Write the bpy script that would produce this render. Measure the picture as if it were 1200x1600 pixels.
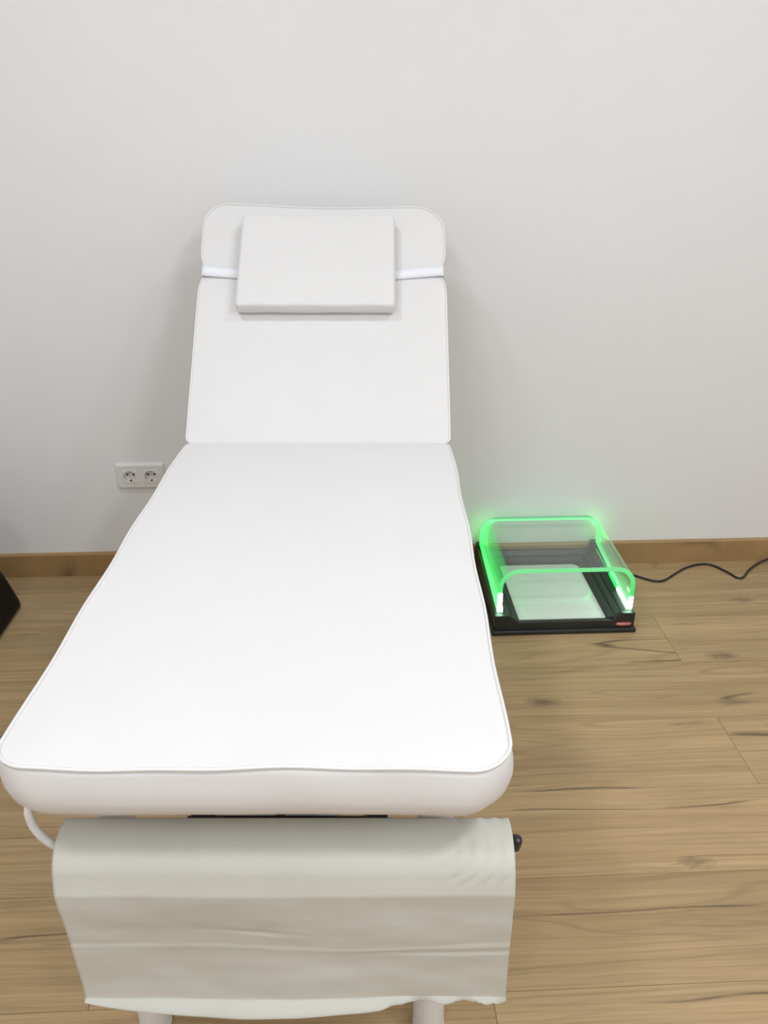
import bpy, bmesh, math, random
from mathutils import Vector, Matrix, noise

S = bpy.context.scene
COL = S.collection
for o in list(bpy.data.objects):
    bpy.data.objects.remove(o)

# ------------------------------------------------------------------ camera
PSI = math.radians(2.6)            # heading of the camera and of the bed, away from the wall's normal
CAM_H = 1.35
cd = bpy.data.cameras.new('camera')
cd.sensor_fit = 'HORIZONTAL'
cd.sensor_width = 36.0
cd.lens = 37.5
cam = bpy.data.objects.new('camera', cd)
cam.location = (0, 0, CAM_H)
cam.rotation_euler = (math.radians(90 - 25.7), 0, -PSI)
COL.objects.link(cam)
S.camera = cam

# ------------------------------------------------------------------ world, lamps, exposure
w = bpy.data.worlds.new('world')
S.world = w
w.use_nodes = True
w.node_tree.nodes['Background'].inputs[0].default_value = (0.9, 0.95, 1.0, 1)
w.node_tree.nodes['Background'].inputs[1].default_value = 0.3
S.view_settings.view_transform = 'Standard'
S.view_settings.look = 'None'
S.view_settings.gamma = 1.0
S.view_settings.use_curve_mapping = False
S.view_settings.exposure = -0.06

def area(name, loc, size, power, col=(0.915, 0.962, 1.0)):
    l = bpy.data.lights.new(name, 'AREA')
    l.shape = 'DISK'
    l.size = size
    l.energy = power
    l.color = col
    o = bpy.data.objects.new(name, l)
    o.location = loc
    COL.objects.link(o)
    return o
# recessed ceiling lamps, a grid over the room
LAMPS = [(1.00, 1.30, 8.5), (-0.70, 1.30, 8.5), (1.00, 0.18, 16.5), (-0.70, 0.18, 11), (1.20, -1.20, 20), (-0.70, -1.20, 15)]
for lx, ly, lp in LAMPS:
    area('ceiling_lamp_light', (lx, ly, 2.585), 0.30, lp)

# ------------------------------------------------------------------ helpers
def mesh_of(name, bm, mats, smooth=True):
    bmesh.ops.recalc_face_normals(bm, faces=bm.faces[:])
    me = bpy.data.meshes.new(name)
    bm.to_mesh(me)
    bm.free()
    for m in (mats if isinstance(mats, (list, tuple)) else [mats]):
        me.materials.append(m)
    if smooth:
        for p in me.polygons:
            p.use_smooth = True
    return me

def obj(name, bm, mats, parent=None, smooth=True, label=None, sharp=35):
    me = mesh_of(name, bm, mats, smooth)
    if smooth and sharp:
        me.set_sharp_from_angle(angle=math.radians(sharp))
    o = bpy.data.objects.new(name, me)
    COL.objects.link(o)
    if parent:
        o.parent = parent
    if label:
        o['label'] = label
    return o

def thing(name, label, cat, loc=(0, 0, 0), rz=0.0, group=None):
    o = bpy.data.objects.new(name, None)
    o.empty_display_size = 0.1
    o.location = loc
    o.rotation_euler = (0, 0, rz)
    o['label'] = label
    o['category'] = cat
    if group:
        o['group'] = group
    COL.objects.link(o)
    return o

def struct(name, bm, mats, smooth=False, parent=None):
    o = obj(name, bm, mats, parent, smooth)
    if parent is None:
        o['kind'] = 'structure'
    return o

def add_box(bm, a, b, bev=0.0, seg=2, mat=0):
    x0, y0, z0 = a
    x1, y1, z1 = b
    t = bmesh.new()
    vs = [t.verts.new(p) for p in ((x0, y0, z0), (x1, y0, z0), (x1, y1, z0), (x0, y1, z0),
                                   (x0, y0, z1), (x1, y0, z1), (x1, y1, z1), (x0, y1, z1))]
    for f in ((0, 3, 2, 1), (4, 5, 6, 7), (0, 1, 5, 4), (1, 2, 6, 5), (2, 3, 7, 6), (3, 0, 4, 7)):
        t.faces.new([vs[i] for i in f]).material_index = mat
    if bev:
        bmesh.ops.bevel(t, geom=t.edges[:], offset=bev, segments=seg, affect='EDGES', profile=0.5)
    me = bpy.data.meshes.new('tmp')
    t.to_mesh(me)
    t.free()
    n = len(bm.faces)
    bm.from_mesh(me)
    bpy.data.meshes.remove(me)
    bm.faces.ensure_lookup_table()
    for f in bm.faces[n:]:
        f.material_index = mat

def add_tube(bm, pts, r, n=12, cap=True, closed=False):
    """a round tube along pts; r is a number or one per point"""
    pts = [Vector(p) for p in pts]
    m = len(pts)
    rs = r if isinstance(r, (list, tuple)) else [r] * m
    rings = []
    up = None
    for i, p in enumerate(pts):
        if closed:
            d = pts[(i + 1) % m] - pts[i - 1]
        else:
            d = pts[min(i + 1, m - 1)] - pts[max(i - 1, 0)]
        d.normalize()
        if up is None:
            up = Vector((0, 0, 1)) if abs(d.z) < 0.9 else Vector((1, 0, 0))
        a = d.cross(up)
        if a.length < 1e-6:
            a = d.orthogonal()
        a.normalize()
        b = a.cross(d).normalized()
        up = b
        rings.append([bm.verts.new(p + rs[i] * (a * math.cos(2 * math.pi * k / n) + b * math.sin(2 * math.pi * k / n))) for k in range(n)])
    for i in range(m if closed else m - 1):
        r0, r1 = rings[i], rings[(i + 1) % m]
        for k in range(n):
            bm.faces.new((r0[k], r0[(k + 1) % n], r1[(k + 1) % n], r1[k]))
    if cap and not closed:
        bm.faces.new(rings[0][::-1])
        bm.faces.new(rings[-1])

def smooth_path(pts, n=8):
    """Catmull-Rom through pts"""
    P = [Vector(p) for p in pts]
    P = [P[0] * 2 - P[1]] + P + [P[-1] * 2 - P[-2]]
    out = []
    for i in range(1, len(P) - 2):
        for k in range(n):
            t = k / n
            a, b, c, d = P[i - 1], P[i], P[i + 1], P[i + 2]
            out.append(0.5 * ((2 * b) + (c - a) * t + (2 * a - 5 * b + 4 * c - d) * t * t + (3 * b - a - 3 * c + d) * t ** 3))
    out.append(P[-2])
    return out

def add_lathe(bm, prof, origin, axis='z', n=24):
    """prof: list of (radius, height) turned about an axis through origin"""
    ox, oy, oz = origin
    rings = []
    for r, h_ in prof:
        ring = []
        for k in range(n):
            c, s = math.cos(2 * math.pi * k / n) * r, math.sin(2 * math.pi * k / n) * r
            p = {'z': (ox + c, oy + s, oz + h_), 'x': (ox + h_, oy + c, oz + s), 'y': (ox + c, oy + h_, oz + s)}[axis]
            ring.append(bm.verts.new(p))
        rings.append(ring)
    for a, b in zip(rings, rings[1:]):
        for k in range(n):
            bm.faces.new((a[k], a[(k + 1) % n], b[(k + 1) % n], b[k]))
    bm.faces.new(rings[0][::-1])
    bm.faces.new(rings[-1])

def add_prism(bm, poly, f0, f1, mat=0):
    """poly: outline points; f0 / f1 map a 2-D point to 3-D at the two ends"""
    a = [bm.verts.new(f0(p)) for p in poly]
    b = [bm.verts.new(f1(p)) for p in poly]
    n = len(poly)
    fs = [bm.faces.new(a[::-1]), bm.faces.new(b)]
    for k in range(n):
        fs.append(bm.faces.new((a[k], a[(k + 1) % n], b[(k + 1) % n], b[k])))
    for f in fs:
        f.material_index = mat

# ------------------------------------------------------------------ materials
def new_mat(name):
    m = bpy.data.materials.new(name)
    m.use_nodes = True
    nt = m.node_tree
    return m, nt, nt.nodes, nt.links, nt.nodes['Principled BSDF']

def N(nt, t, **kw):
    n = nt.nodes.new(t)
    for k, v in kw.items():
        setattr(n, k, v)
    return n

def math_node(nt, op, a, b=None, clamp=False):
    n = N(nt, 'ShaderNodeMath', operation=op, use_clamp=clamp)
    for i, v in enumerate((a, b)):
        if v is None:
            continue
        if isinstance(v, (int, float)):
            n.inputs[i].default_value = v
        else:
            nt.links.new(v, n.inputs[i])
    return n.outputs[0]

def ramp(nt, fac, stops):
    r = N(nt, 'ShaderNodeValToRGB')
    e = r.color_ramp.elements
    while len(e) < len(stops):
        e.new(0.5)
    for q, (p, c) in zip(e, stops):
        q.position = p
        q.color = c if len(c) == 4 else (*c, 1)
    nt.links.new(fac, r.inputs[0])
    return r.outputs[0]

def mix(nt, fac, a, b, mode='MIX'):
    m = N(nt, 'ShaderNodeMix', data_type='RGBA', blend_type=mode)
    for i, v in ((0, fac), (6, a), (7, b)):
        if isinstance(v, (int, float)):
            m.inputs[i].default_value = v
        elif isinstance(v, tuple):
            m.inputs[i].default_value = (*v, 1) if len(v) == 3 else v
        else:
            nt.links.new(v, m.inputs[i])
    return m.outputs[2]

def noise_tex(nt, vec, scale, detail=3, rough=0.5, dist=0.0):
    n = N(nt, 'ShaderNodeTexNoise')
    n.inputs['Scale'].default_value = scale
    n.inputs['Detail'].default_value = detail
    n.inputs['Roughness'].default_value = rough
    n.inputs['Distortion'].default_value = dist
    nt.links.new(vec, n.inputs['Vector'])
    return n.outputs['Fac']

def mapping(nt, vec, scale):
    m = N(nt, 'ShaderNodeMapping')
    m.inputs['Scale'].default_value = scale
    nt.links.new(vec, m.inputs['Vector'])
    return m.outputs[0]

def plain(name, col, rough=0.5, metal=0.0, bump=0.0, bscale=200, var=0.04, spec=0.5):
    m, nt, n, l, p = new_mat(name)
    tc = N(nt, 'ShaderNodeTexCoord')
    f = noise_tex(nt, tc.outputs['Object'], 9, 4)
    c = ramp(nt, f, [(0.3, tuple(v * (1 - var) for v in col)), (0.7, tuple(min(1, v * (1 + var)) for v in col))])
    l.new(c, p.inputs['Base Color'])
    p.inputs['Roughness'].default_value = rough
    p.inputs['Metallic'].default_value = metal
    p.inputs['Specular IOR Level'].default_value = spec
    if bump:
        b = N(nt, 'ShaderNodeBump')
        b.inputs['Strength'].default_value = bump
        b.inputs['Distance'].default_value = 0.001
        l.new(noise_tex(nt, tc.outputs['Object'], bscale, 3), b.inputs['Height'])
        l.new(b.outputs[0], p.inputs['Normal'])
    return m

M_wall = plain('wall_paint', (0.845, 0.842, 0.85), 0.75, bump=0.06, bscale=350, var=0.006, spec=0.25)
M_ceil = plain('ceiling_paint', (0.86, 0.86, 0.86), 0.8, var=0.01)
M_vinyl = plain('white_vinyl', (0.765, 0.750, 0.745), 0.5, bump=0.10, bscale=420, var=0.008, spec=0.25)
M_piping = plain('piping_vinyl', (0.79, 0.77, 0.76), 0.38, var=0.01)
M_strap = plain('elastic_webbing', (0.87, 0.88, 0.92), 0.8, bump=0.3, bscale=900, var=0.02)
M_steel = plain('white_lacquered_steel', (0.78, 0.77, 0.76), 0.35, var=0.01)
M_black = plain('black_plastic', (0.020, 0.0215, 0.021), 0.38, bump=0.12, bscale=900, var=0.1)
M_edge = plain('worn_black_plastic', (0.035, 0.037, 0.037), 0.30, var=0.1)
M_leather = plain('black_leatherette', (0.005, 0.005, 0.006), 0.55, bump=0.4, bscale=260, var=0.2, spec=0.15)
M_rubber = plain('black_rubber', (0.016, 0.017, 0.02), 0.28, var=0.1)
M_socket = plain('socket_plastic', (0.80, 0.79, 0.77), 0.35, var=0.01)
M_hole = plain('socket_hole', (0.02, 0.018, 0.016), 0.6)  # near-black for the shade in the pin holes, also on the lower clip
M_card = plain('grey_card_core', (0.42, 0.38, 0.31), 0.85)
M_greyplate = plain('grey_steel_plate', (0.55, 0.54, 0.51), 0.45, var=0.03)
M_subfloor = plain('subfloor', (0.05, 0.035, 0.02), 0.9)
M_red = plain('red_badge', (0.42, 0.02, 0.025), 0.35, var=0.03)
M_letter = plain('badge_lettering', (0.8, 0.72, 0.7), 0.4, var=0.01)

def make_plate():
    m, nt, n, l, p = new_mat('glossy_plate')
    p.inputs['Base Color'].default_value = (0.74, 0.77, 0.73, 1)
    p.inputs['IOR'].default_value = 1.5
    tc = N(nt, 'ShaderNodeTexCoord')
    l.new(ramp(nt, noise_tex(nt, tc.outputs['Object'], 12, 3), [(0.3, (0.02,) * 3), (0.8, (0.04,) * 3)]), p.inputs['Roughness'])
    return m
M_plate = make_plate()

def make_paper():
    m, nt, n, l, p = new_mat('recycled_paper')
    tc = N(nt, 'ShaderNodeTexCoord')
    big = noise_tex(nt, tc.outputs['Object'], 5, 4)
    c = ramp(nt, big, [(0.3, (0.60, 0.592, 0.535)), (0.7, (0.655, 0.65, 0.597))])
    speck = noise_tex(nt, tc.outputs['Object'], 260, 2)
    c = mix(nt, ramp(nt, speck, [(0.72, (0, 0, 0)), (0.78, (0.55, 0.55, 0.55))]), c, (0.44, 0.39, 0.31))
    l.new(c, p.inputs['Base Color'])
    p.inputs['Roughness'].default_value = 0.9
    p.inputs['Specular IOR Level'].default_value = 0.1
    b = N(nt, 'ShaderNodeBump')
    b.inputs['Strength'].default_value = 0.35
    b.inputs['Distance'].default_value = 0.0015
    h1 = noise_tex(nt, mapping(nt, tc.outputs['Object'], (120, 700, 700)), 1.0, 3)
    h2 = noise_tex(nt, mapping(nt, tc.outputs['Object'], (8, 30, 30)), 1.0, 4)
    l.new(math_node(nt, 'ADD', math_node(nt, 'MULTIPLY', h1, 0.35), h2), b.inputs['Height'])
    l.new(b.outputs[0], p.inputs['Normal'])
    return m
M_paper = make_paper()

def make_wood(name, tint=(1, 1, 1), knots=1.0, per_object=True, seed=0.0):
    m, nt, n, l, p = new_mat(name)
    tc = N(nt, 'ShaderNodeTexCoord')
    oi = N(nt, 'ShaderNodeObjectInfo')
    off = N(nt, 'ShaderNodeVectorMath', operation='SCALE')
    off.inputs[0].default_value = (37.0, 61.0, 11.0)
    l.new(oi.outputs['Random'], off.inputs['Scale'])
    add = N(nt, 'ShaderNodeVectorMath', operation='ADD')
    l.new(tc.outputs['Object'], add.inputs[0])
    l.new(off.outputs[0], add.inputs[1])
    v = add.outputs[0]
    # slow wander of the grain
    warp = N(nt, 'ShaderNodeTexNoise')
    warp.inputs['Scale'].default_value = 1.0
    warp.inputs['Detail'].default_value = 2
    l.new(mapping(nt, v, (1.5, 6, 1)), warp.inputs['Vector'])
    wv = N(nt, 'ShaderNodeVectorMath', operation='MULTIPLY_ADD')
    l.new(warp.outputs['Color'], wv.inputs[0])
    wv.inputs[1].default_value = (0.0, 0.030, 0.0)
    l.new(v, wv.inputs[2])
    wvec = wv.outputs[0]
    wv2 = N(nt, 'ShaderNodeVectorMath', operation='MULTIPLY_ADD')
    l.new(warp.outputs['Color'], wv2.inputs[0])
    wv2.inputs[1].default_value = (0.0, 0.075, 0.0)
    l.new(v, wv2.inputs[2])
    wavy = wv2.outputs[0]
    fine = noise_tex(nt, mapping(nt, wvec, (2.6, 190, 1)), 1.0, 4, 0.65)
    band = noise_tex(nt, mapping(nt, wvec, (0.9, 34, 1)), 1.0, 3)
    patch = noise_tex(nt, mapping(nt, v, (2.0, 5.0, 1)), 1.0, 3)
    c = ramp(nt, band, [(0.25, (0.405, 0.268, 0.131)), (0.5, (0.475, 0.327, 0.168)), (0.75, (0.53, 0.377, 0.202))])
    c = mix(nt, ramp(nt, fine, [(0.34, (0.55,) * 3), (0.58, (0, 0, 0))]), c, (0.29, 0.20, 0.11))
    c = mix(nt, ramp(nt, patch, [(0.52, (0, 0, 0)), (0.76, (0.45,) * 3)]), c, (0.30, 0.215, 0.125))
    # growth rings (cathedrals)
    ring = noise_tex(nt, mapping(nt, wavy, (0.8, 8.5, 1)), 1.0, 1)
    rr = math_node(nt, 'FRACT', math_node(nt, 'MULTIPLY', ring, 15.0))
    rl = ramp(nt, rr, [(0.0, (0.45,) * 3), (0.16, (0, 0, 0)), (0.86, (0, 0, 0)), (1.0, (0.45,) * 3)])
    rmask = ramp(nt, noise_tex(nt, mapping(nt, v, (1.6, 7, 1)), 1.0, 2), [(0.45, (0, 0, 0)), (0.58, (1, 1, 1))])
    c = mix(nt, mix(nt, 1.0, rl, rmask, 'MULTIPLY'), c, (0.27, 0.17, 0.085))
    # drying cracks: thin dark lines along the plank
    cr = noise_tex(nt, mapping(nt, wavy, (0.55, 10, 1)), 1.0, 2, 0.3)
    cl = math_node(nt, 'ABSOLUTE', math_node(nt, 'SUBTRACT', cr, 0.5))
    cline = ramp(nt, cl, [(0.0, (1, 1, 1)), (0.003, (0.75,) * 3), (0.009, (0, 0, 0))])
    cmask = ramp(nt, noise_tex(nt, mapping(nt, v, (2.4, 9, 1)), 1.0, 3), [(0.51, (0, 0, 0)), (0.60, (0.85,) * 3)])
    c = mix(nt, mix(nt, 1.0, cline, cmask, 'MULTIPLY'), c, (0.085, 0.062, 0.038))
    # short fine checks
    ck = noise_tex(nt, mapping(nt, wvec, (2.6, 34, 1)), 1.0, 2, 0.4)
    kl = ramp(nt, math_node(nt, 'ABSOLUTE', math_node(nt, 'SUBTRACT', ck, 0.5)), [(0.0, (1, 1, 1)), (0.012, (0.5,) * 3), (0.03, (0, 0, 0))])
    km = ramp(nt, noise_tex(nt, mapping(nt, v, (4.0, 13, 1)), 1.0, 3), [(0.60, (0, 0, 0)), (0.70, (0.7,) * 3)])
    c = mix(nt, mix(nt, 1.0, kl, km, 'MULTIPLY'), c, (0.16, 0.11, 0.065))
    # knots
    vo = N(nt, 'ShaderNodeTexVoronoi')
    vo.inputs['Scale'].default_value = 1.0
    l.new(mapping(nt, wvec, (3.4, 8.5, 1)), vo.inputs['Vector'])
    kd = math_node(nt, 'ADD', vo.outputs['Distance'], math_node(nt, 'MULTIPLY', noise_tex(nt, mapping(nt, v, (60, 130, 1)), 1.0, 3), 0.22))
    sep = N(nt, 'ShaderNodeSeparateColor')
    l.new(vo.outputs['Color'], sep.inputs[0])
    kmask = math_node(nt, 'GREATER_THAN', sep.outputs[0], 1.0 - 0.42 * knots)
    kn = ramp(nt, kd, [(0.10, (0.9,) * 3), (0.19, (0.5,) * 3), (0.30, (0, 0, 0))])
    c = mix(nt, math_node(nt, 'MULTIPLY', kn, kmask), c, (0.13, 0.088, 0.05))
    # each plank its own shade
    br = N(nt, 'ShaderNodeMapRange')
    l.new(oi.outputs['Random'], br.inputs['Value'])
    br.inputs['To Min'].default_value = 0.97
    br.inputs['To Max'].default_value = 1.07
    hsv = N(nt, 'ShaderNodeHueSaturation')
    l.new(c, hsv.inputs['Color'])
    l.new(br.outputs[0], hsv.inputs['Value'])
    c = mix(nt, 1.0, hsv.outputs[0], tint, 'MULTIPLY')
    l.new(c, p.inputs['Base Color'])
    p.inputs['Roughness'].default_value = 0.50
    p.inputs['Specular IOR Level'].default_value = 0.35
    b = N(nt, 'ShaderNodeBump')
    b.inputs['Strength'].default_value = 0.15
    b.inputs['Distance'].default_value = 0.001
    l.new(fine, b.inputs['Height'])
    l.new(b.outputs[0], p.inputs['Normal'])
    return m
M_floor = make_wood('oak_laminate')
M_base = make_wood('oak_skirting', (0.98, 0.88, 0.76), 0.0)

def glow_ramp(nt, stops):
    """falls off with height above the light strip in the rim of the case"""
    tc = N(nt, 'ShaderNodeTexCoord')
    s = N(nt, 'ShaderNodeSeparateXYZ')
    nt.links.new(tc.outputs['Object'], s.inputs[0])
    mr = N(nt, 'ShaderNodeMapRange')
    nt.links.new(s.outputs['Z'], mr.inputs['Value'])
    mr.inputs['From Min'].default_value = 0.05
    mr.inputs['From Max'].default_value = 0.215
    return ramp(nt, mr.outputs[0], stops)

def acrylic(name, emit=None, clear=(0.955, 0.975, 0.96), strength=1.0):
    m, nt, n, l, p = new_mat(name)
    n.remove(p)
    out = n['Material Output']
    tr = N(nt, 'ShaderNodeBsdfTransparent')
    tr.inputs[0].default_value = (*clear, 1)
    gl = N(nt, 'ShaderNodeBsdfGlossy')
    gl.inputs['Roughness'].default_value = 0.03
    lw = N(nt, 'ShaderNodeLayerWeight')
    lw.inputs[0].default_value = 0.5
    fr = math_node(nt, 'MULTIPLY_ADD', math_node(nt, 'POWER', lw.outputs['Facing'], 5.0), 0.85, True)
    fr.node.inputs[2].default_value = 0.035
    mx = N(nt, 'ShaderNodeMixShader')
    l.new(fr, mx.inputs[0])
    l.new(tr.outputs[0], mx.inputs[1])
    l.new(gl.outputs[0], mx.inputs[2])
    df = N(nt, 'ShaderNodeBsdfDiffuse')           # pale haze standing in for reflections on the sheet, with slight dust
    df.inputs[0].default_value = (0.85, 0.87, 0.86, 1)
    md = N(nt, 'ShaderNodeMixShader')
    md.inputs[0].default_value = 0.045
    l.new(mx.outputs[0], md.inputs[1])
    l.new(df.outputs[0], md.inputs[2])
    sh = md.outputs[0]
    if emit:
        em = N(nt, 'ShaderNodeEmission')
        l.new(glow_ramp(nt, emit), em.inputs[0])
        em.inputs[1].default_value = strength
        ad = N(nt, 'ShaderNodeAddShader')
        l.new(sh, ad.inputs[0])
        l.new(em.outputs[0], ad.inputs[1])
        sh = ad.outputs[0]
    l.new(sh, out.inputs[0])
    return m
M_clear = acrylic('clear_acrylic')
M_side = acrylic('lit_acrylic_side', [(0.0, (0.01, 0.50, 0.12)), (0.3, (0.01, 0.20, 0.05)), (0.6, (0.004, 0.06, 0.02)), (1.0, (0.0, 0.01, 0.004))])
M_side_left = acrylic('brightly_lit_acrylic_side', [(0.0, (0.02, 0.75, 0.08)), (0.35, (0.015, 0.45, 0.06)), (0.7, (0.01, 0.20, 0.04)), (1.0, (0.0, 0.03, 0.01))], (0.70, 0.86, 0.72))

def glow(name, stops, strength=1.0, base=(0.3, 0.9, 0.45)):
    m, nt, n, l, p = new_mat(name)
    p.inputs['Base Color'].default_value = (*base, 1)
    p.inputs['Roughness'].default_value = 0.2
    l.new(glow_ramp(nt, stops), p.inputs['Emission Color'])
    p.inputs['Emission Strength'].default_value = strength
    return m
M_glow = glow('lit_acrylic_edge', [(0.0, (0.75, 1.0, 0.85)), (0.16, (0.35, 1.0, 0.55)), (0.35, (0.04, 0.80, 0.14)), (0.7, (0.13, 0.75, 0.22)), (1.0, (0.24, 0.80, 0.33))], 1.0, (0.03, 0.10, 0.05))
M_glow_back = glow('lit_acrylic_back_edge', [(0.0, (0.02, 0.9, 0.05)), (0.5, (0.025, 0.85, 0.06)), (0.78, (0.05, 0.75, 0.10)), (0.85, (0.05, 0.32, 0.09)), (0.89, (0.03, 0.10, 0.05)), (1.0, (0.025, 0.075, 0.04))], 5.5, (0.03, 0.06, 0.04))
M_led_green = glow('green_led_light', [(0.0, (0.03, 0.95, 0.13)), (1.0, (0.03, 0.95, 0.13))], 1.2, (0.01, 0.08, 0.02))
M_led_faint = glow('faint_green_led_light', [(0.0, (0.03, 0.95, 0.2)), (1.0, (0.03, 0.95, 0.2))], 0.35, (0.05, 0.2, 0.08))
M_led = glow('led_light', [(0.0, (0.55, 1.0, 0.70)), (1.0, (0.55, 1.0, 0.70))], 12.0)

# ------------------------------------------------------------------ room shell
WALL_Y = 2.372
X0, X1, Y0, ZC = -2.0, 2.3, -2.2, 2.6
T = 0.12
bm = bmesh.new(); add_box(bm, (X0 - T, WALL_Y, -0.1), (X1 + T, WALL_Y + T, ZC)); struct('wall_back', bm, M_wall)
bm = bmesh.new(); add_box(bm, (X0 - T, Y0 - T, -0.1), (X1 + T, Y0, ZC)); struct('wall_front', bm, M_wall)
bm = bmesh.new(); add_box(bm, (X0 - T, Y0, -0.1), (X0, WALL_Y, ZC)); struct('wall_left', bm, M_wall)
bm = bmesh.new(); add_box(bm, (X1, Y0, -0.1), (X1 + T, WALL_Y, ZC)); struct('wall_right', bm, M_wall)
bm = bmesh.new(); add_box(bm, (X0 - T, Y0 - T, ZC), (X1 + T, WALL_Y + T, ZC + 0.1)); struct('ceiling', bm, M_ceil)

bm = bmesh.new(); add_box(bm, (X0, Y0, -0.06), (X1, WALL_Y, -0.010)); floor = struct('floor', bm, M_subfloor)
# laminate planks: rows along the wall, ends staggered by half a plank
ROW, LEN, GAP = 0.2285, 1.38, 0.0004
plank_me = {}
def plank_mesh(length, width):
    key = (round(length, 4), round(width, 4))
    if key in plank_me:
        return plank_me[key]
    b = bmesh.new()
    hx, hy, c = length / 2 - GAP, width / 2 - GAP, 0.0010
    lo = [b.verts.new((sx * hx, sy * hy, -0.010)) for sx, sy in ((-1, -1), (1, -1), (1, 1), (-1, 1))]
    mi = [b.verts.new((sx * hx, sy * hy, -0.0005)) for sx, sy in ((-1, -1), (1, -1), (1, 1), (-1, 1))]
    hi = [b.verts.new((sx * (hx - c), sy * (hy - c), 0.0)) for sx, sy in ((-1, -1), (1, -1), (1, 1), (-1, 1))]
    for A, B in ((lo, mi), (mi, hi)):
        for k in range(4):
            b.faces.new((A[k], A[(k + 1) % 4], B[(k + 1) % 4], B[k]))
    b.faces.new(hi); b.faces.new(lo[::-1])
    plank_me[key] = mesh_of('plank', b, M_floor, smooth=False)
    return plank_me[key]
ye = 1.7925
rows = []
k = -30
while True:
    ya, yb = ye + k * ROW, ye + (k + 1) * ROW
    if ya >= WALL_Y - 0.005:
        break
    if yb > Y0 + 0.02:
        rows.append((k, max(ya, Y0), min(yb, WALL_Y - 0.004)))
    k += 1
for k, ya, yb in rows:
    xe = 0.917 if k % 2 == 0 else 0.227
    x = xe - 4 * LEN
    while x < X1:
        a, b_ = max(x, X0 + 0.004), min(x + LEN, X1 - 0.004)
        if b_ - a > 0.05:
            o = bpy.data.objects.new('plank', plank_mesh(b_ - a, yb - ya))
            o.location = ((a + b_) / 2, (ya + yb) / 2, 0)
            o.parent = floor
            COL.objects.link(o)
        x += LEN

# skirting boards
def skirting(name, a, b, nrm):
    """a -> b along the wall's foot, nrm points into the room"""
    a, b, nrm = Vector(a), Vector(b), Vector(nrm)
    prof = [(0, 0.0005), (0.0145, 0.0005), (0.0145, 0.078), (0.011, 0.0825), (0.0, 0.0825)]
    q = bmesh.new()
    add_prism(q, prof, lambda p: a + nrm * p[0] + Vector((0, 0, p[1])), lambda p: b + nrm * p[0] + Vector((0, 0, p[1])))
    return struct(name, q, M_base)
skirting('baseboard_back', (X0, WALL_Y, 0), (X1, WALL_Y, 0), (0, -1, 0))
skirting('baseboard_left', (X0, Y0, 0), (X0, WALL_Y - 0.015, 0), (1, 0, 0))
skirting('baseboard_right', (X1, Y0, 0), (X1, WALL_Y - 0.015, 0), (-1, 0, 0))

# ------------------------------------------------------------------ the treatment bed (built in the bed's own axes: u across, v towards the head)
BU, BV = -0.155, 1.2
def bed_world(u, v, z=0.0):
    return (u * math.cos(PSI) + v * math.sin(PSI), -u * math.sin(PSI) + v * math.cos(PSI), z)
bed = thing('treatment_bed', 'white padded treatment bed with raised backrest standing in the middle of the room', 'bed', bed_world(BU, BV), -PSI)

def rounded_rect(x0, x1, y0, y1, radii, nc=9, ns=(26, 26)):
    """ccw outline from the lower-left corner; radii for ll, lr, ur, ul"""
    cs = [((x0, y0), math.pi), ((x1, y0), 1.5 * math.pi), ((x1, y1), 0.0), ((x0, y1), 0.5 * math.pi)]
    sg = [(1, 1), (-1, 1), (-1, -1), (1, -1)]
    pts = []
    for i, ((cx, cy), a0) in enumerate(cs):
        r = radii[i]
        ox, oy = cx + sg[i][0] * r, cy + sg[i][1] * r
        arc = [(ox + r * math.cos(a0 + math.pi / 2 * k / nc), oy + r * math.sin(a0 + math.pi / 2 * k / nc)) for k in range(nc + 1)]
        pts += arc
        # straight to next corner
        j = (i + 1) % 4
        rj = radii[j]
        nx, ny = cs[j][0]
        qx, qy = nx + sg[j][0] * rj, ny + sg[j][1] * rj
        aj = cs[j][1]
        e = (qx + rj * math.cos(aj), qy + rj * math.sin(aj))
        s = arc[-1]
        m = ns[i % 2]
        pts += [(s[0] + (e[0] - s[0]) * k / m, s[1] + (e[1] - s[1]) * k / m) for k in range(1, m)]
    return pts

def cushion(w, l, th, radii, crown, warp, to3, sides=((-0.003, -0.010), (-0.0065, -0.026), (-0.0085, -0.044), (-0.006, -0.060), (0.003, -0.076), (0.020, -0.084)), edge=0.0, top_tau=0.05):
    """padded cushion: rings of a rounded rectangle, closed underneath; returns bmesh and the line of the seam"""
    b = bmesh.new()
    hw = w / 2
    ins = [hw - 0.003, hw * 0.75, hw * 0.5, hw * 0.3, hw * 0.18, 0.035, 0.020, 0.010, 0.004, 0.0]
    def ring(d, t):
        rr = [max(r - d, 0.002) + (0.30 * max(0.0, -t - 0.01) if r > 0.03 and t < 0 else 0.0) for r in radii]
        dl = min(d, l / 2 - 0.003)
        return [b.verts.new(to3(*warp(x, y, t))) for x, y in rounded_rect(-hw + d, hw - d, dl, l - dl, rr)]
    rings = [ring(d, crown * (1 - math.exp(-d / top_tau)) + edge * 0) for d in ins]
    for d, t in sides:
        rings.append(ring(d, t))
    rings.append(ring(0.06, -th))
    n = len(rings[0])
    for A, B in zip(rings, rings[1:]):
        for k in range(n):
            b.faces.new((A[k], A[(k + 1) % n], B[(k + 1) % n], B[k]))
    b.faces.new(rings[0][::-1])
    b.faces.new(rings[-1])
    seam = [to3(*warp(x, y, 0.0005)) for x, y in rounded_rect(-hw - 0.0005, hw + 0.0005, -0.0005, l + 0.0005, radii)]
    return b, seam

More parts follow.
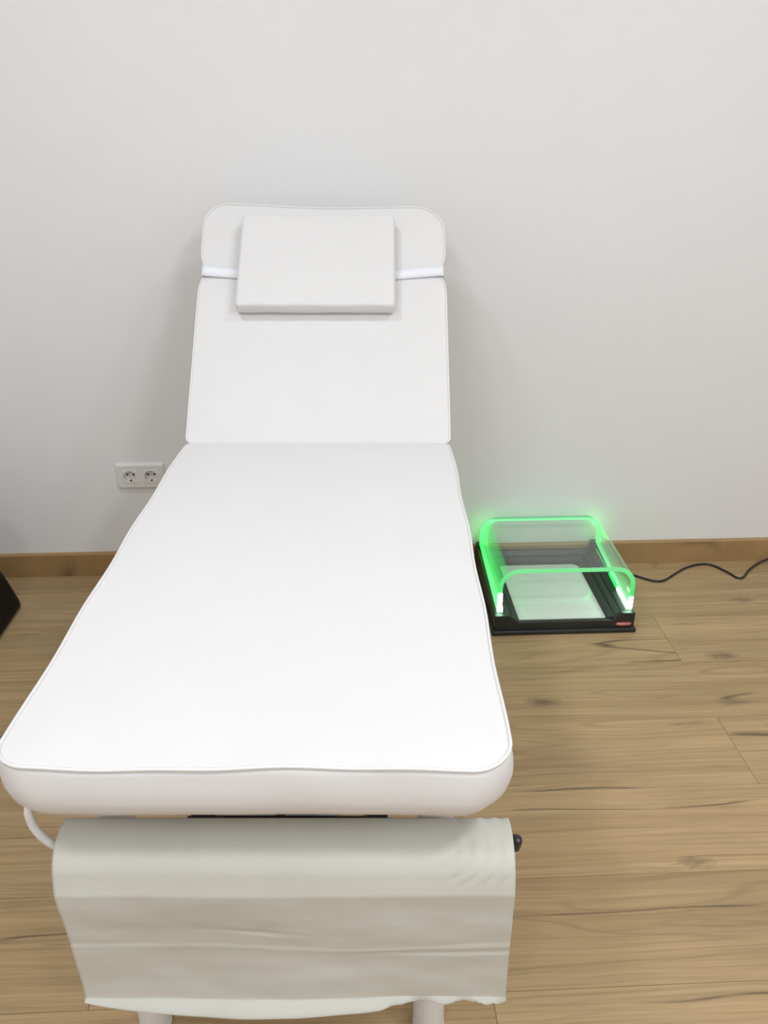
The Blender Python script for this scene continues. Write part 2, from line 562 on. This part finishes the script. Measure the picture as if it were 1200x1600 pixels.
# seat
SEAT_V0, SEAT_V1, SEAT_Z = 0.706, 1.762, 0.680
def seat_warp(x, y, t):
    k = math.exp(-((y) / 0.05) ** 2)
    t2 = t + k * (0.0022 * math.sin(x * 16 + 0.6) + 0.0012 * math.sin(x * 41)) * (1 if t > -0.05 else 0.3)
    s = math.exp(-((abs(x) - 0.31) / 0.02) ** 2) * 0.0016 * math.sin(y * 23)
    if t < -0.008:
        q = noise.noise(Vector((x * 9, y * 9, t * 30))) * 0.0022
        x *= 1 + q * 0.6
        y -= q * k
    # the hinge end is drawn in a little where the cover is pulled round the corner
    pin = math.exp(-((y - 1.056) / 0.018) ** 2) * 0.006
    x -= math.copysign(pin, x) * min(1, (abs(x) / 0.31) ** 8)
    x *= 1 - 0.015 * max(0.0, 1 - y / 0.6)
    x += 0.0006 * max(0.0, 1 - y / 0.6)
    return x + (s if x > 0 else -s), y, t2
def seat3(x, y, t):
    return Vector((x, SEAT_V0 + y - BV, SEAT_Z + t))
bm, seam = cushion(0.62, SEAT_V1 - SEAT_V0, 0.086, (0.044, 0.048, 0.018, 0.018), 0.004, seat_warp, seat3)
seat = obj('seat_cushion', bm, M_vinyl, bed, sharp=None)
bm = bmesh.new(); add_tube(bm, seam, 0.0024, 8, closed=True); obj('piping', bm, M_piping, seat, sharp=None)

# backrest
BETA = math.radians(46.5)
HV, HZ = 1.765, 0.680
def back3(x, y, t):
    return Vector((x, HV - BV + y * math.cos(BETA) - t * math.sin(BETA), HZ + y * math.sin(BETA) + t * math.cos(BETA)))
STRAP_S = 0.468
def back_warp(x, y, t):
    side = min(1, (abs(x) / 0.31) ** 10)
    pin = 0.0125 * math.exp(-((y - STRAP_S) / 0.030) ** 2) * side
    x -= math.copysign(pin, x)
    y += (y / 0.66) ** 4 * (-0.010 * x / 0.31 * 0.6 - 0.004 * math.cos(x * 12))
    t += side * -0.003 * math.exp(-((y - STRAP_S) / 0.022) ** 2)
    return x, y, t
bm, seam = cushion(0.62, 0.664, 0.080, (0.016, 0.016, 0.075, 0.062), 0.004, back_warp, back3,
                   sides=((-0.002, -0.012), (-0.004, -0.030), (-0.004, -0.046), (-0.001, -0.060), (0.006, -0.072), (0.018, -0.079)))
back = obj('backrest_cushion', bm, M_vinyl, bed, sharp=None)
bm = bmesh.new(); add_tube(bm, seam, 0.0024, 8, closed=True); obj('piping', bm, M_piping, back, sharp=None)

# steel frame under the cushions
def L(u, v, z):
    return Vector((u - BU, v - BV, z))
bm = bmesh.new()
for s in (-1, 1):
    add_box(bm, L(BU + s * 0.215 - 0.02, 0.83, 0.553), L(BU + s * 0.215 + 0.02, 1.74, 0.593), 0.004)
for v in (1.30, 1.72):
    add_box(bm, L(BU - 0.195, v - 0.02, 0.556), L(BU + 0.195, v + 0.02, 0.592), 0.003)
obj('frame', bm, M_steel, bed)
bm = bmesh.new()
for s in (-1, 1):
    a = back3(s * 0.2 - 0.016, 0.03, -0.081); b_ = back3(s * 0.2 - 0.016, 0.58, -0.081)
    add_tube(bm, [back3(s * 0.2, 0.03, -0.094), back3(s * 0.2, 0.58, -0.094)], 0.0135, 10)
add_tube(bm, [back3(-0.2, 0.30, -0.094), back3(0.2, 0.30, -0.094)], 0.0125, 10)
bkf = obj('backrest_frame', bm, M_steel, bed)
bm = bmesh.new(); add_tube(bm, [L(BU - 0.05, 1.73, 0.545), back3(-0.05, 0.33, -0.094)], 0.010, 10); add_tube(bm, [L(BU + 0.05, 1.73, 0.545), back3(0.05, 0.33, -0.094)], 0.010, 10)
obj('ratchet_prop', bm, M_steel, bed)
for s in (-1, 1):
    for v in (0.835, 1.66):
        q = bmesh.new()
        add_lathe(q, [(0.0255, 0.0), (0.0255, 0.556)], L(BU + s * 0.2255 + (0.003 if s > 0 else 0), v, 0.012), n=20)
        lg = obj('leg', q, M_steel, bed)
        q = bmesh.new()
        add_lathe(q, [(0.0245, 0.0), (0.0262, 0.0015), (0.0262, 0.012)], L(BU + s * 0.2255 + (0.003 if s > 0 else 0), v, 0.0), n=20)
        obj('foot_cap', q, M_socket, lg)
# lifting columns and their floor bars, glimpsed between cushion and paper roll
for ua, ub in ((-0.335, -0.228), (-0.208, -0.095)):
    q = bmesh.new(); add_box(q, L(ua, 1.236, 0.03), L(ub, 1.34, 0.557), 0.004)
    obj('lift_column', q, M_greyplate, bed)
for ua, ub in ((-0.412, -0.366), (-0.036, 0.008)):
    q = bmesh.new(); add_box(q, L(ua, 1.12, 0.0), L(ub, 1.55, 0.03), 0.004)
    obj('base_bar', q, M_leather, bed)
for v in (1.20, 1.40):
    q = bmesh.new(); add_box(q, L(-0.412, v, 0.030), L(0.008, v + 0.035, 0.05), 0.003)
    obj('base_bar', q, M_leather, bed)

# roll bracket: white rod bent down from the frame, through the roll, capped with a black knob
RV, RZ, RR = 0.757, 0.484, 0.045
bm = bmesh.new()
pth = smooth_path([L(BU - 0.225, 0.87, 0.583), L(BU - 0.262, 0.835, 0.585), L(BU - 0.290, 0.795, 0.583), L(BU - 0.300, 0.768, 0.574), L(BU - 0.301, RV, 0.558)], 8)
pth += [L(BU - 0.235 - 0.066 * math.cos(math.radians(a_)), RV, RZ + 0.066 * (1 - math.sin(math.radians(a_)))) for a_ in range(0, 91, 6)]
pth += [L(BU + 0.30, RV, RZ)] + smooth_path([L(BU + 0.3215, RV, RZ + 0.001), L(BU + 0.326, RV - 0.002, RZ + 0.010), L(BU + 0.3265, RV - 0.006, RZ + 0.022)], 4)
add_tube(bm, pth, 0.0056, 12)
rod = obj('roll_bracket', bm, M_steel, bed, sharp=None)
bm = bmesh.new()
add_lathe(bm, [(0.0052, 0.0), (0.0062, 0.002), (0.0078, 0.013), (0.0082, 0.016), (0.0070, 0.0195), (0.003, 0.021)], L(BU + 0.3265, RV - 0.006, RZ + 0.016), n=18)
obj('end_cap', bm, M_rubber, rod, label='black rubber cap on the end of the white rod')

# ------------------------------------------------------------------ pillow held by an elastic strap
pil = thing('head_pillow', 'flat white rectangular pillow strapped to the backrest of the bed', 'pillow', bed_world(BU, BV), -PSI)
PU0, PU1, PS0, PS1, PT = -0.206, 0.182, 0.341, 0.606, 0.047
def pil_pt(fx, fy, t):
    """fx, fy in 0..1"""
    a = PU0 - 0.004 * (1 - fy) + (PU1 - PU0 + 0.006 * (1 - fy)) * fx
    return a, PS0 + (PS1 - PS0) * fy, t
bm = bmesh.new()
def pil_ring(d, t, r):
    pts = rounded_rect(PU0 + d, PU1 - d, PS0 + d, PS1 - d, [max(r - d, 0.001)] * 4, nc=4, ns=(18, 14))
    out = []
    for x, y in pts:
        fy = (y - PS0) / (PS1 - PS0)
        xx = x * (1 + 0.014 * (0.5 - fy)) - 0.002 * (0.5 - fy)
        k = noise.noise(Vector((xx * 14, y * 14, t * 20))) * 0.0012
        out.append(bm.verts.new(back3(xx, y + k, t + k)))
    return out
prof = [(0.126, PT + 0.0035), (0.09, PT + 0.003), (0.05, PT + 0.002), (0.02, PT + 0.0008), (0.008, PT), (0.0035, PT - 0.001), (0.001, PT - 0.004), (0.0, PT - 0.009), (-0.001, 0.028), (0.0005, 0.015), (0.004, 0.0075), (0.012, 0.0052), (0.05, 0.0048)]
rg = [pil_ring(d, t, 0.010) for d, t in prof]
n = len(rg[0])
for A, B in zip(rg, rg[1:]):
    for k in range(n):
        bm.faces.new((A[k], A[(k + 1) % n], B[(k + 1) % n], B[k]))
bm.faces.new(rg[0][::-1]); bm.faces.new(rg[-1])
cov = obj('pillow_cover', bm, M_vinyl, pil, sharp=None)
# strap: a band once round the backrest
bm = bmesh.new()
def strap_line():
    hw = 0.3005
    o = []
    for x in (-0.16, -0.19, -0.22, -0.25, -0.28, -0.295):
        o.append((x, 0.0072))
    o += [(-hw + 0.000, 0.0074), (-hw - 0.0052, 0.0026), (-hw - 0.0052, -0.008), (-hw - 0.0062, -0.02), (-hw - 0.0068, -0.045), (-hw - 0.0035, -0.064), (-hw + 0.004, -0.0815), (-0.285, -0.0835), (-0.26, -0.0835), (-0.22, -0.1105), (-0.18, -0.1105)]
    o += [(0.0, -0.1105)]
    r = [(-x, t) for x, t in o[:-1]][::-1]
    return o + r
sl = strap_line()
loops = []
for i, (x, t) in enumerate(sl):
    dip = -0.010 * max(0.0, (0.30 - abs(x)) / 0.10) if t > 0 else 0.0
    row = []
    for q in (-0.0155, 0.0, 0.0155):
        for e in (0,):
            row.append(Vector((x, STRAP_S + dip + q, t)))
    loops.append(row)
vs = [[bm.verts.new(back3(*p)) for p in row] for row in loops]
for A, B in zip(vs, vs[1:]):
    for k in range(2):
        bm.faces.new((A[k], A[k + 1], B[k + 1], B[k]))
for A in (vs[-1],):
    pass
st = obj('strap', bm, M_strap, pil, label='bluish white elastic strap', sharp=None)
sm = st.modifiers.new('thick', 'SOLIDIFY'); sm.thickness = 0.0012; sm.offset = 0

# ------------------------------------------------------------------ paper roll
rol = thing('paper_roll', 'greyish paper roll at the foot of the bed with its loose end hanging down', 'paper roll', bed_world(BU, BV), -PSI)
RU0, RU1 = -0.4185, 0.1630
bm = bmesh.new()
# wound body
nseg = 40
rings = []
for i in range(31):
    f = i / 30
    u = RU0 + (RU1 - RU0) * f
    e = max(0.0, (f - 0.82) / 0.18)
    ring = []
    for k in range(nseg):
        a = 2 * math.pi * k / nseg
        r = RR - 0.0008 + noise.noise(Vector((u * 7, math.cos(a) * 1.2, math.sin(a) * 1.2))) * 0.0012
        ring.append(bm.verts.new(L(u, RV - r * math.cos(a), RZ + r * math.sin(a))))
    rings.append(ring)
for A, B in zip(rings, rings[1:]):
    for k in range(nseg):
        bm.faces.new((A[k], A[(k + 1) % nseg], B[(k + 1) % nseg], B[k]))
# spiral ends: concentric steps down to the core
for ring, u, s in ((rings[0], RU0, 1), (rings[-1], RU1, -1)):
    prev = ring
    for j, rr in enumerate((0.038, 0.034, 0.030, 0.026, 0.020)):
        cur = [bm.verts.new(L(u + s * (0.0012 if j % 2 == 0 else 0.0), RV - rr * math.cos(2 * math.pi * k / nseg), RZ + rr * math.sin(2 * math.pi * k / nseg))) for k in range(nseg)]
        for k in range(nseg):
            bm.faces.new((prev[k], prev[(k + 1) % nseg], cur[(k + 1) % nseg], cur[k]))
        prev = cur
wb = obj('wound_paper', bm, M_paper, rol, sharp=50)
bm = bmesh.new()
for s, u in ((1, RU0), (-1, RU1)):
    pass
prof = [(0.0198, 0.0), (0.0198, RU1 - RU0 - 0.004)]
ringo = []
for r, hh in ((0.0155, 0.0), (0.0198, 0.0), (0.0198, RU1 - RU0 - 0.002), (0.0155, RU1 - RU0 - 0.002)):
    ringo.append([bm.verts.new(L(RU0 + 0.001 + hh, RV + r * math.cos(2 * math.pi * k / 24), RZ + r * math.sin(2 * math.pi * k / 24))) for k in range(24)])
for i in range(4):
    A, B = ringo[i], ringo[(i + 1) % 4]
    for k in range(24):
        bm.faces.new((A[k], A[(k + 1) % 24], B[(k + 1) % 24], B[k]))
obj('card_core', bm, M_card, rol)

# loose sheet: leaves the roll over its front, hangs with two fold lines and a curled torn edge
def smooth01(t):
    t = max(0.0, min(1.0, t))
    return t * t * (3 - 2 * t)
def sheet_pt(fu, fs):
    """fu across 0..1, fs down 0..1"""
    u = RU0 - 0.0015 + (RU1 - RU0 + 0.003) * fu
    # heights of the folds at this place across
    f1 = 0.4675 + 0.001 * math.sin(fu * 9)
    f2 = 0.363 - 0.013 * math.exp(-((fu - 0.62) / 0.22) ** 2) + 0.002 * fu
    f3 = 0.2475 - 0.008 * math.exp(-((fu - 0.47) / 0.25) ** 2) + 0.002 * fu
    cs = math.sin(math.pi * min(1.0, 0.03 + 1.10 * fu)) if fu < 0.88 else 0.0
    cs = max(cs, 0.0) ** 0.8
    out, drop = 0.003 + 0.015 * cs, 0.001 + 0.014 * cs
    if fu > 0.70:
        k = smooth01((fu - 0.70) / 0.05)
        torn = 0.008 + 0.0012 * math.sin(fu * 47) + 0.006 * noise.noise(Vector((fu * 38, 3.1, 0))) + 0.003 * noise.noise(Vector((fu * 130, 1.1, 0))) - 0.003 * smooth01((fu - 0.9) / 0.1)
        out, drop = out + (0.004 + 0.003 * math.sin(fu * 61) - out) * k, drop + (torn - drop) * k
    bot = f3 - drop
    front = RV - RR - 0.0015
    # four spans: arc over the roll, fold1->fold2, fold2->fold3, curl
    if fs < 0.34:
        t = fs / 0.34
        r = RR + 0.0016
        aa = 16.0
        if t < 0.75:
            a = math.radians(118 + (aa - 118) * t / 0.75)
            v, z = RV - r * math.cos(a), RZ + r * math.sin(a)
        else:                                    # leaves the roll along its tangent, down to the first fold
            a = math.radians(aa)
            v0, z0 = RV - r * math.cos(a), RZ + r * math.sin(a)
            k = (t - 0.75) / 0.25
            v, z = v0 + (front - 0.0055 - v0) * k, z0 + (f1 - z0) * k
    elif fs < 0.58:
        t = (fs - 0.34) / 0.24
        z = f1 + (f2 - f1) * t
        v = front - 0.0055 + 0.0105 * t
    elif fs < 0.82:
        t = (fs - 0.58) / 0.24
        z = f2 + (f3 - f2) * t
        v = front + 0.0050 - 0.0012 * math.exp(-(t / 0.06) ** 2) + 0.003 * t
    else:
        t = (fs - 0.82) / 0.18
        z = f3 + (bot - f3) * t
        v = front + 0.008 - out * (1 - (1 - t) ** 2)
    low = smooth01((fs - 0.2) / 0.3)
    wr = noise.noise(Vector((u * 4.0, z * 14, 0.3))) * 0.004 * low + noise.noise(Vector((u * 16, z * 38, 1.7))) * 0.0012 * low
    # slight diagonal crease at the middle
    d = (z - 0.39) - (u + 0.17) * -0.10
    wr -= 0.0020 * math.exp(-(d / 0.0035) ** 2) * math.exp(-((u + 0.17) / 0.05) ** 2)
    d = (z - 0.347) - (u - 0.1) * 0.03
    wr -= 0.0022 * math.exp(-(d / 0.003) ** 2) * smooth01((u + 0.06) / 0.08)
    # concentric dents near the right end of the roll
    if fs < 0.34:
        rr = math.hypot((u - 0.055) / 1.0, (z - 0.520) * 1.5)
        wr += 0.0014 * math.sin(rr * 330) * smooth01((u - 0.07) / 0.03) * smooth01((RU1 - u) / 0.01 + 0.3) * smooth01((z - 0.48) / 0.02)
    v -= wr
    # never inside the roll
    dv, dz = v - RV, z - RZ
    q = math.hypot(dv, dz)
    if fs < 0.34 and q < RR + 0.0012:
        v, z = RV + dv / q * (RR + 0.0012), RZ + dz / q * (RR + 0.0012)
    u += 0.004 * fs + (fu - 0.5) * 0.007 * fs
    return L(u, v, z)
NU, NS = 150, 130
bm = bmesh.new()
g = [[bm.verts.new(sheet_pt(i / NU, j / NS)) for i in range(NU + 1)] for j in range(NS + 1)]
for j in range(NS):
    for i in range(NU):
        bm.faces.new((g[j][i], g[j][i + 1], g[j + 1][i + 1], g[j + 1][i]))
sh = obj('loose_sheet', bm, M_paper, rol, sharp=None)
sm = sh.modifiers.new('thick', 'SOLIDIFY'); sm.thickness = 0.0004; sm.offset = 1

# ------------------------------------------------------------------ display case with a green lit acrylic hood
CX, CY = 0.621, 2.15
case = thing('display_case', 'black tray case under a clear hood glowing green, on the floor by the wall', 'display case', (CX, CY, 0))
def C_(x, y, z):
    return Vector((x - CX, y - CY, z))
BX0, BX1, BY0, BY1 = 0.413, 0.829, 1.955, 2.350
bm = bmesh.new()
# foot flange
add_box(bm, C_(BX0 - 0.006, BY0 - 0.010, 0.0), C_(BX1 + 0.006, BY1 + 0.004, 0.0145), 0.003)
# front panel with the lowered middle and chamfered shoulders
fz = 0.0625
fr = [(BX0, 0.012), (BX1, 0.012), (BX1, fz), (0.790, fz), (0.765, 0.038), (0.487, 0.038), (0.458, fz), (BX0, fz)]
add_prism(bm, fr, lambda p: C_(p[0], BY0, p[1]), lambda p: C_(p[0], BY0 + 0.014, p[1]))
# sides: stepped strips falling to the plate, outer wall rising to the back
def side(sg):
    mid = (BX0 + BX1) / 2
    prof = [(0.133, 0.010), (0.133, 0.040), (0.1515, 0.0455), (0.1515, 0.0425), (0.1532, 0.0430), (0.1532, 0.0460), (0.1710, 0.0515), (0.1710, 0.0485),
            (0.1727, 0.0490), (0.1727, 0.0520), (0.1895, 0.0570), (0.1895, 0.0540), (0.1910, 0.0540), (0.1910, 0.0600), (0.2065, 0.0600), (0.2065, 0.010)]
    def at(p, y, k):
        z = p[1] + (k * 0.038 * max(0.0, (p[0] - 0.133) / 0.0735) ** 2 if p[1] > 0.02 else 0.0)
        return C_(mid + sg * p[0], y, z)
    add_prism(bm, prof, lambda p: at(p, BY0 + 0.013, 0.0), lambda p: at(p, BY1 - 0.002, 1.0))
    # tall rear corner
    lo, hi = sorted((mid + sg * 0.178, mid + sg * 0.2068))
    add_prism(bm, [(2.314, 0.03), (BY1 - 0.001, 0.03), (BY1 - 0.001, 0.1015), (2.328, 0.1015)], lambda p: C_(lo, p[0], p[1]), lambda p: C_(hi, p[0], p[1]))
side(1)
side(-1)
# back: stepped wall
bk = [(2.308, 0.010), (BY1, 0.010), (BY1, 0.068), (2.342, 0.068), (2.331, 0.055), (2.328, 0.0545), (2.328, 0.0515), (2.326, 0.051), (2.314, 0.042), (2.308, 0.041)]
add_prism(bm, bk, lambda p: C_(BX0 + 0.001, p[0], p[1]), lambda p: C_(BX1 - 0.001, p[0], p[1]))
# bottom pan
add_box(bm, C_(BX0 + 0.01, BY0 + 0.01, 0.008), C_(BX1 - 0.01, BY1 - 0.01, 0.0285))
base = obj('base', bm, M_black, case, smooth=False)
mod = base.modifiers.new('bevel', 'BEVEL'); mod.width = 0.0012; mod.segments = 2; mod.limit_method = 'ANGLE'
# plate lying in the tray
bm = bmesh.new()
pts = rounded_rect(0.477, 0.7525, 1.982, 2.3065, (0.004, 0.004, 0.022, 0.022), nc=6, ns=(2, 2))
add_prism(bm, pts, lambda p: C_(p[0], p[1], 0.0285), lambda p: C_(p[0], p[1], 0.0315))
obj('glossy_plate', bm, M_plate, case, smooth=False, label='pale grey glossy plate')
# hood: thick acrylic bent into an arch
HX0, HX1, HZ0, HZ1, HT = 0.4225, 0.8265, 0.060, 0.203, 0.0140
HY0, HY1 = 1.983, 2.326
def arch(d, nc=10):
    r = 0.062 - d
    x0, x1, z1 = HX0 + d, HX1 - d, HZ1 - d
    p = [(x0, HZ0)] + [(x0, HZ0 + (z1 - r - HZ0) * k / 6) for k in range(1, 6)]
    p += [(x0 + r - r * math.cos(math.pi / 2 * k / nc), z1 - r + r * math.sin(math.pi / 2 * k / nc)) for k in range(nc + 1)]
    p += [(x0 + r + (x1 - x0 - 2 * r) * k / 8, z1) for k in range(1, 8)]
    p += [(x1 - r + r * math.sin(math.pi / 2 * k / nc), z1 - r + r * math.cos(math.pi / 2 * k / nc)) for k in range(nc + 1)]
    p += [(x1, z1 - r - (z1 - r - HZ0) * k / 6) for k in range(1, 6)] + [(x1, HZ0)]
    return p
def foot(y, z):
    """the lower edge follows the rim, higher towards the back"""
    return z
ao, ai = arch(0.0), arch(HT)
na = len(ao)
bm = bmesh.new()
def lift(x, z, y):
    k = max(0.0, 1 - (z - HZ0) / 0.05)
    return C_(x, y, z + k * (0.002 + (0.040 if y > 2.1 else 0.0)))
A0 = [bm.verts.new(lift(x, z, HY0)) for x, z in ao]
A1 = [bm.verts.new(lift(x, z, HY1)) for x, z in ao]
B0 = [bm.verts.new(lift(x, z, HY0)) for x, z in ai]
B1 = [bm.verts.new(lift(x, z, HY1)) for x, z in ai]
for k in range(na - 1):
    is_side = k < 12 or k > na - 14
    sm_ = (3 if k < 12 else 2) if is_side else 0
    f = bm.faces.new((A0[k], A0[k + 1], A1[k + 1], A1[k])); f.material_index = sm_
    f = bm.faces.new((B0[k], B1[k], B1[k + 1], B0[k + 1])); f.material_index = sm_
    f = bm.faces.new((A0[k], B0[k], B0[k + 1], A0[k + 1])); f.material_index = 1
    f = bm.faces.new((A1[k], A1[k + 1], B1[k + 1], B1[k])); f.material_index = 4
for k in (0, na - 1):
    f = bm.faces.new((A0[k], A1[k], B1[k], B0[k])); f.material_index = 1
hood = obj('hood', bm, [M_clear, M_glow, M_side, M_side_left, M_glow_back], case, sharp=40, label='clear acrylic hood with green lit edges')
# light strips in the rim and at the front ends
for xa, xb, cuts in ((HX0 + HT + 0.0003, HX0 + HT + 0.0030, ((0.0, 0.12, 0), (0.12, 1.0, 1))), (HX1 - HT - 0.0030, HX1 - HT - 0.0003, ((0.0, 0.30, 0), (0.30, 0.55, 1), (0.55, 1.0, 2)))):
    for ta, tb, dim in cuts:
        def rim(t, up):
            return (HY0 - 0.004 + (2.312 - HY0) * t, 0.0604 + 0.0225 * t + up * (0.004 + 0.013 * (1 - t)))
        ks = [ta + (tb - ta) * i / 5 for i in range(6)]
        poly = [rim(t, 0.0) for t in ks] + [rim(t, 1.0) for t in ks[::-1]]
        q = bmesh.new()
        add_prism(q, poly, lambda p: C_(xa, p[0], p[1]), lambda p: C_(xb, p[0], p[1]))
        obj('light_strip', q, (M_led, M_led_green, M_led_faint)[dim], case, smooth=False)
q = bmesh.new(); add_box(q, C_(HX0 + 0.0005, HY0 - 0.005, 0.0628), C_(HX0 + HT, HY0 - 0.0006, 0.124), 0.0008, 1)
obj('light_bar', q, M_led, case, smooth=False)
q = bmesh.new(); add_box(q, C_(HX1 - HT, HY0 - 0.005, 0.0628), C_(HX1 - 0.0005, HY0 - 0.0006, 0.102), 0.0008, 1)
obj('light_bar', q, M_led, case, smooth=False)
# badge with lettering
bm = bmesh.new()
bx, bz, by = 0.7975, 0.0265, BY0
el = [(bx + 0.0255 * math.cos(2 * math.pi * k / 28), bz + 0.0068 * math.sin(2 * math.pi * k / 28)) for k in range(28)]
add_prism(bm, el, lambda p: C_(p[0], by, p[1]), lambda p: C_(p[0], by - 0.0016, p[1]))
bdg = obj('badge', bm, M_red, case, smooth=False, label='red oval badge with white lettering')
tcv = bpy.data.curves.new('lettering', 'FONT')
tcv.body = 'FRESCO'
tcv.size = 0.0098
tcv.align_x = 'CENTER'; tcv.align_y = 'CENTER'
tcv.extrude = 0.0002
tcv.offset = 0.0002
to = bpy.data.objects.new('lettering_tmp', tcv)
COL.objects.link(to)
bpy.context.view_layer.update()
me = bpy.data.meshes.new_from_object(to)
bpy.data.objects.remove(to)
me.materials.clear(); me.materials.append(M_letter)
xs = [v.co.x for v in me.vertices]
sx = 0.040 / (max(xs) - min(xs))
me.transform(Matrix.Translation(C_(bx, by - 0.0017, bz)) @ Matrix.Rotation(math.pi / 2, 4, 'X') @ Matrix.Diagonal((sx, 1, 1, 1)))
lo_ = bpy.data.objects.new('lettering', me); lo_.parent = bdg; COL.objects.link(lo_)
# mains lead across the floor
bm = bmesh.new()
cp = [(0.829, 2.300, 0.030), (0.85, 2.298, 0.027), (0.90, 2.286, 0.012), (0.935, 2.272, 0.0042), (0.975, 2.240, 0.004), (1.000, 2.229, 0.004), (1.030, 2.236, 0.004), (1.094, 2.287, 0.004), (1.140, 2.318, 0.004), (1.190, 2.334, 0.004), (1.225, 2.326, 0.004), (1.255, 2.280, 0.004), (1.270, 2.245, 0.004), (1.284, 2.236, 0.004), (1.302, 2.248, 0.004), (1.340, 2.290, 0.005), (1.40, 2.332, 0.010), (1.47, 2.345, 0.018), (1.62, 2.340, 0.010), (1.80, 2.33, 0.004)]
add_tube(bm, [C_(*p) for p in smooth_path(cp, 7)], 0.0037, 10)
obj('power_cord', bm, M_rubber, case, sharp=None)

# ------------------------------------------------------------------ double wall socket
so = thing('wall_socket', 'white double wall socket on the wall left of the bed', 'socket', (-0.664, WALL_Y, 0.354))
FW, FH, FD = 0.0765, 0.0425, 0.0125
bm = bmesh.new()
def rr_ring(hw, hh, y, r=0.004):
    return [bm.verts.new((x, y, z)) for x, z in rounded_rect(-hw, hw, -hh, hh, [r] * 4, nc=3, ns=(2, 2))]
rs = [rr_ring(FW, FH, 0.0), rr_ring(FW, FH, -0.003), rr_ring(FW - 0.005, FH - 0.006, -FD), rr_ring(FW - 0.013, FH - 0.014, -FD, 0.002)]
for A, B in zip(rs, rs[1:]):
    for k in range(len(A)):
        bm.faces.new((A[k], A[(k + 1) % len(A)], B[(k + 1) % len(B)], B[k]))
bm.faces.new(rs[0][::-1])
# front with two square openings
gx = (-FW + 0.011, -0.0325 - 0.0215, -0.0325 + 0.0215, 0.0325 - 0.0215, 0.0325 + 0.0215, FW - 0.011)
gz = (-FH + 0.012, -0.0215, 0.0215, FH - 0.012)
gv = [[bm.verts.new((x, -FD + 0.0002, z)) for x in gx] for z in gz]
for j in range(3):
    for i in range(5):
        if not (j == 1 and i in (1, 3)):
            bm.faces.new((gv[j][i], gv[j][i + 1], gv[j + 1][i + 1], gv[j + 1][i]))
obj('frame', bm, M_socket, so, sharp=25)
def insert(cx):
    q = bmesh.new()
    n_ = 32
    hs = 0.0225
    def sq(k, s, y):
        a = 2 * math.pi * k / n_
        c, s_ = math.cos(a), math.sin(a)
        m = max(abs(c), abs(s_))
        return q.verts.new((cx + c / m * s, y, s_ / m * s))
    yf = -FD - 0.0012
    R0 = [sq(k, hs, -FD + 0.0005) for k in range(n_)]
    R1 = [sq(k, hs - 0.0003, yf + 0.0003) for k in range(n_)]
    R2 = [sq(k, hs - 0.001, yf) for k in range(n_)]
    def ci(r, y):
        return [q.verts.new((cx + r * math.cos(2 * math.pi * k / n_), y, r * math.sin(2 * math.pi * k / n_))) for k in range(n_)]
    rings_ = [R0, R1, R2, ci(0.0195, yf), ci(0.0188, yf + 0.0006), ci(0.0180, -0.0012), ci(0.004, -0.0010)]
    for A, B in zip(rings_, rings_[1:]):
        for k in range(n_):
            q.faces.new((A[k], A[(k + 1) % n_], B[(k + 1) % n_], B[k]))
    q.faces.new(rings_[-1])
    ins = obj('socket_insert', q, M_socket, so, sharp=30)
    for hx in (-0.0095, 0.0095):
        q = bmesh.new(); add_lathe(q, [(0.0033, 0.0), (0.0033, 0.001)], (cx + hx, -0.0022, 0.003), 'y', 12)  # dark disc painted as the shaded hole, widened to take in its shadow
        obj('pin_hole_shade', q, M_hole, ins, smooth=False)
    q = bmesh.new(); add_lathe(q, [(0.0020, 0.0), (0.0020, 0.001)], (cx, -0.0022, 0.003), 'y', 12)
    obj('screw', q, M_greyplate, ins, smooth=False)
    for sgn in (-1, 1):
        q = bmesh.new(); add_box(q, (cx - 0.0022, -0.0095, sgn * 0.0158 - 0.0012), (cx + 0.0022, -0.0012, sgn * 0.0158 + 0.0012), 0.0004, 1)
        obj('earth_clip', q, M_hole if sgn < 0 else M_greyplate, ins, smooth=False)
insert(-0.0325)
insert(0.0325)

# ------------------------------------------------------------------ black bag at the left edge
bag = thing('black_bag', 'black leatherette bag with rounded corners standing on the floor at the left edge', 'bag', (-1.214, 1.965, 0))
bm = bmesh.new()
def bag_ring(z, d, r=0.05):
    tap = 0.44 * min(z, 0.30)
    out = []
    for x, y in rounded_rect(-0.18 + d, 0.186 - d, -0.25 + d + tap * 0.3, 0.240 - d - tap, [max(0.01, r - d)] * 4, nc=6, ns=(10, 10)):
        k = 0.006 * math.sin(math.pi * min(1, z / 0.45)) * noise.noise(Vector((x * 5, y * 5, z * 5)))
        out.append(bm.verts.new((x - tap * 0.05 * (1 if x > 0 else -1) + k, y, z)))
    return out
br_ = [bag_ring(0.0, 0.03), bag_ring(0.004, 0.010), bag_ring(0.012, 0.002), bag_ring(0.03, 0.0), bag_ring(0.10, 0.0), bag_ring(0.18, 0.0), bag_ring(0.26, 0.0), bag_ring(0.34, 0.002), bag_ring(0.40, 0.012), bag_ring(0.43, 0.035), bag_ring(0.445, 0.08)]
for A, B in zip(br_, br_[1:]):
    for k in range(len(A)):
        bm.faces.new((A[k], A[(k + 1) % len(A)], B[(k + 1) % len(B)], B[k]))
bm.faces.new(br_[0][::-1]); bm.faces.new(br_[-1])
body = obj('bag_body', bm, M_leather, bag, sharp=None)
for sx in (-0.05, 0.05):
    q = bmesh.new()
    add_tube(q, smooth_path([(sx, -0.07, 0.437), (sx * 0.9, -0.065, 0.49), (sx * 0.7, -0.05, 0.535), (sx * 0.6, 0.0, 0.545), (sx * 0.7, 0.05, 0.535), (sx * 0.9, 0.045, 0.49), (sx, 0.05, 0.437)], 5), 0.008, 10)
    obj('handle', q, M_leather, bag, sharp=None)
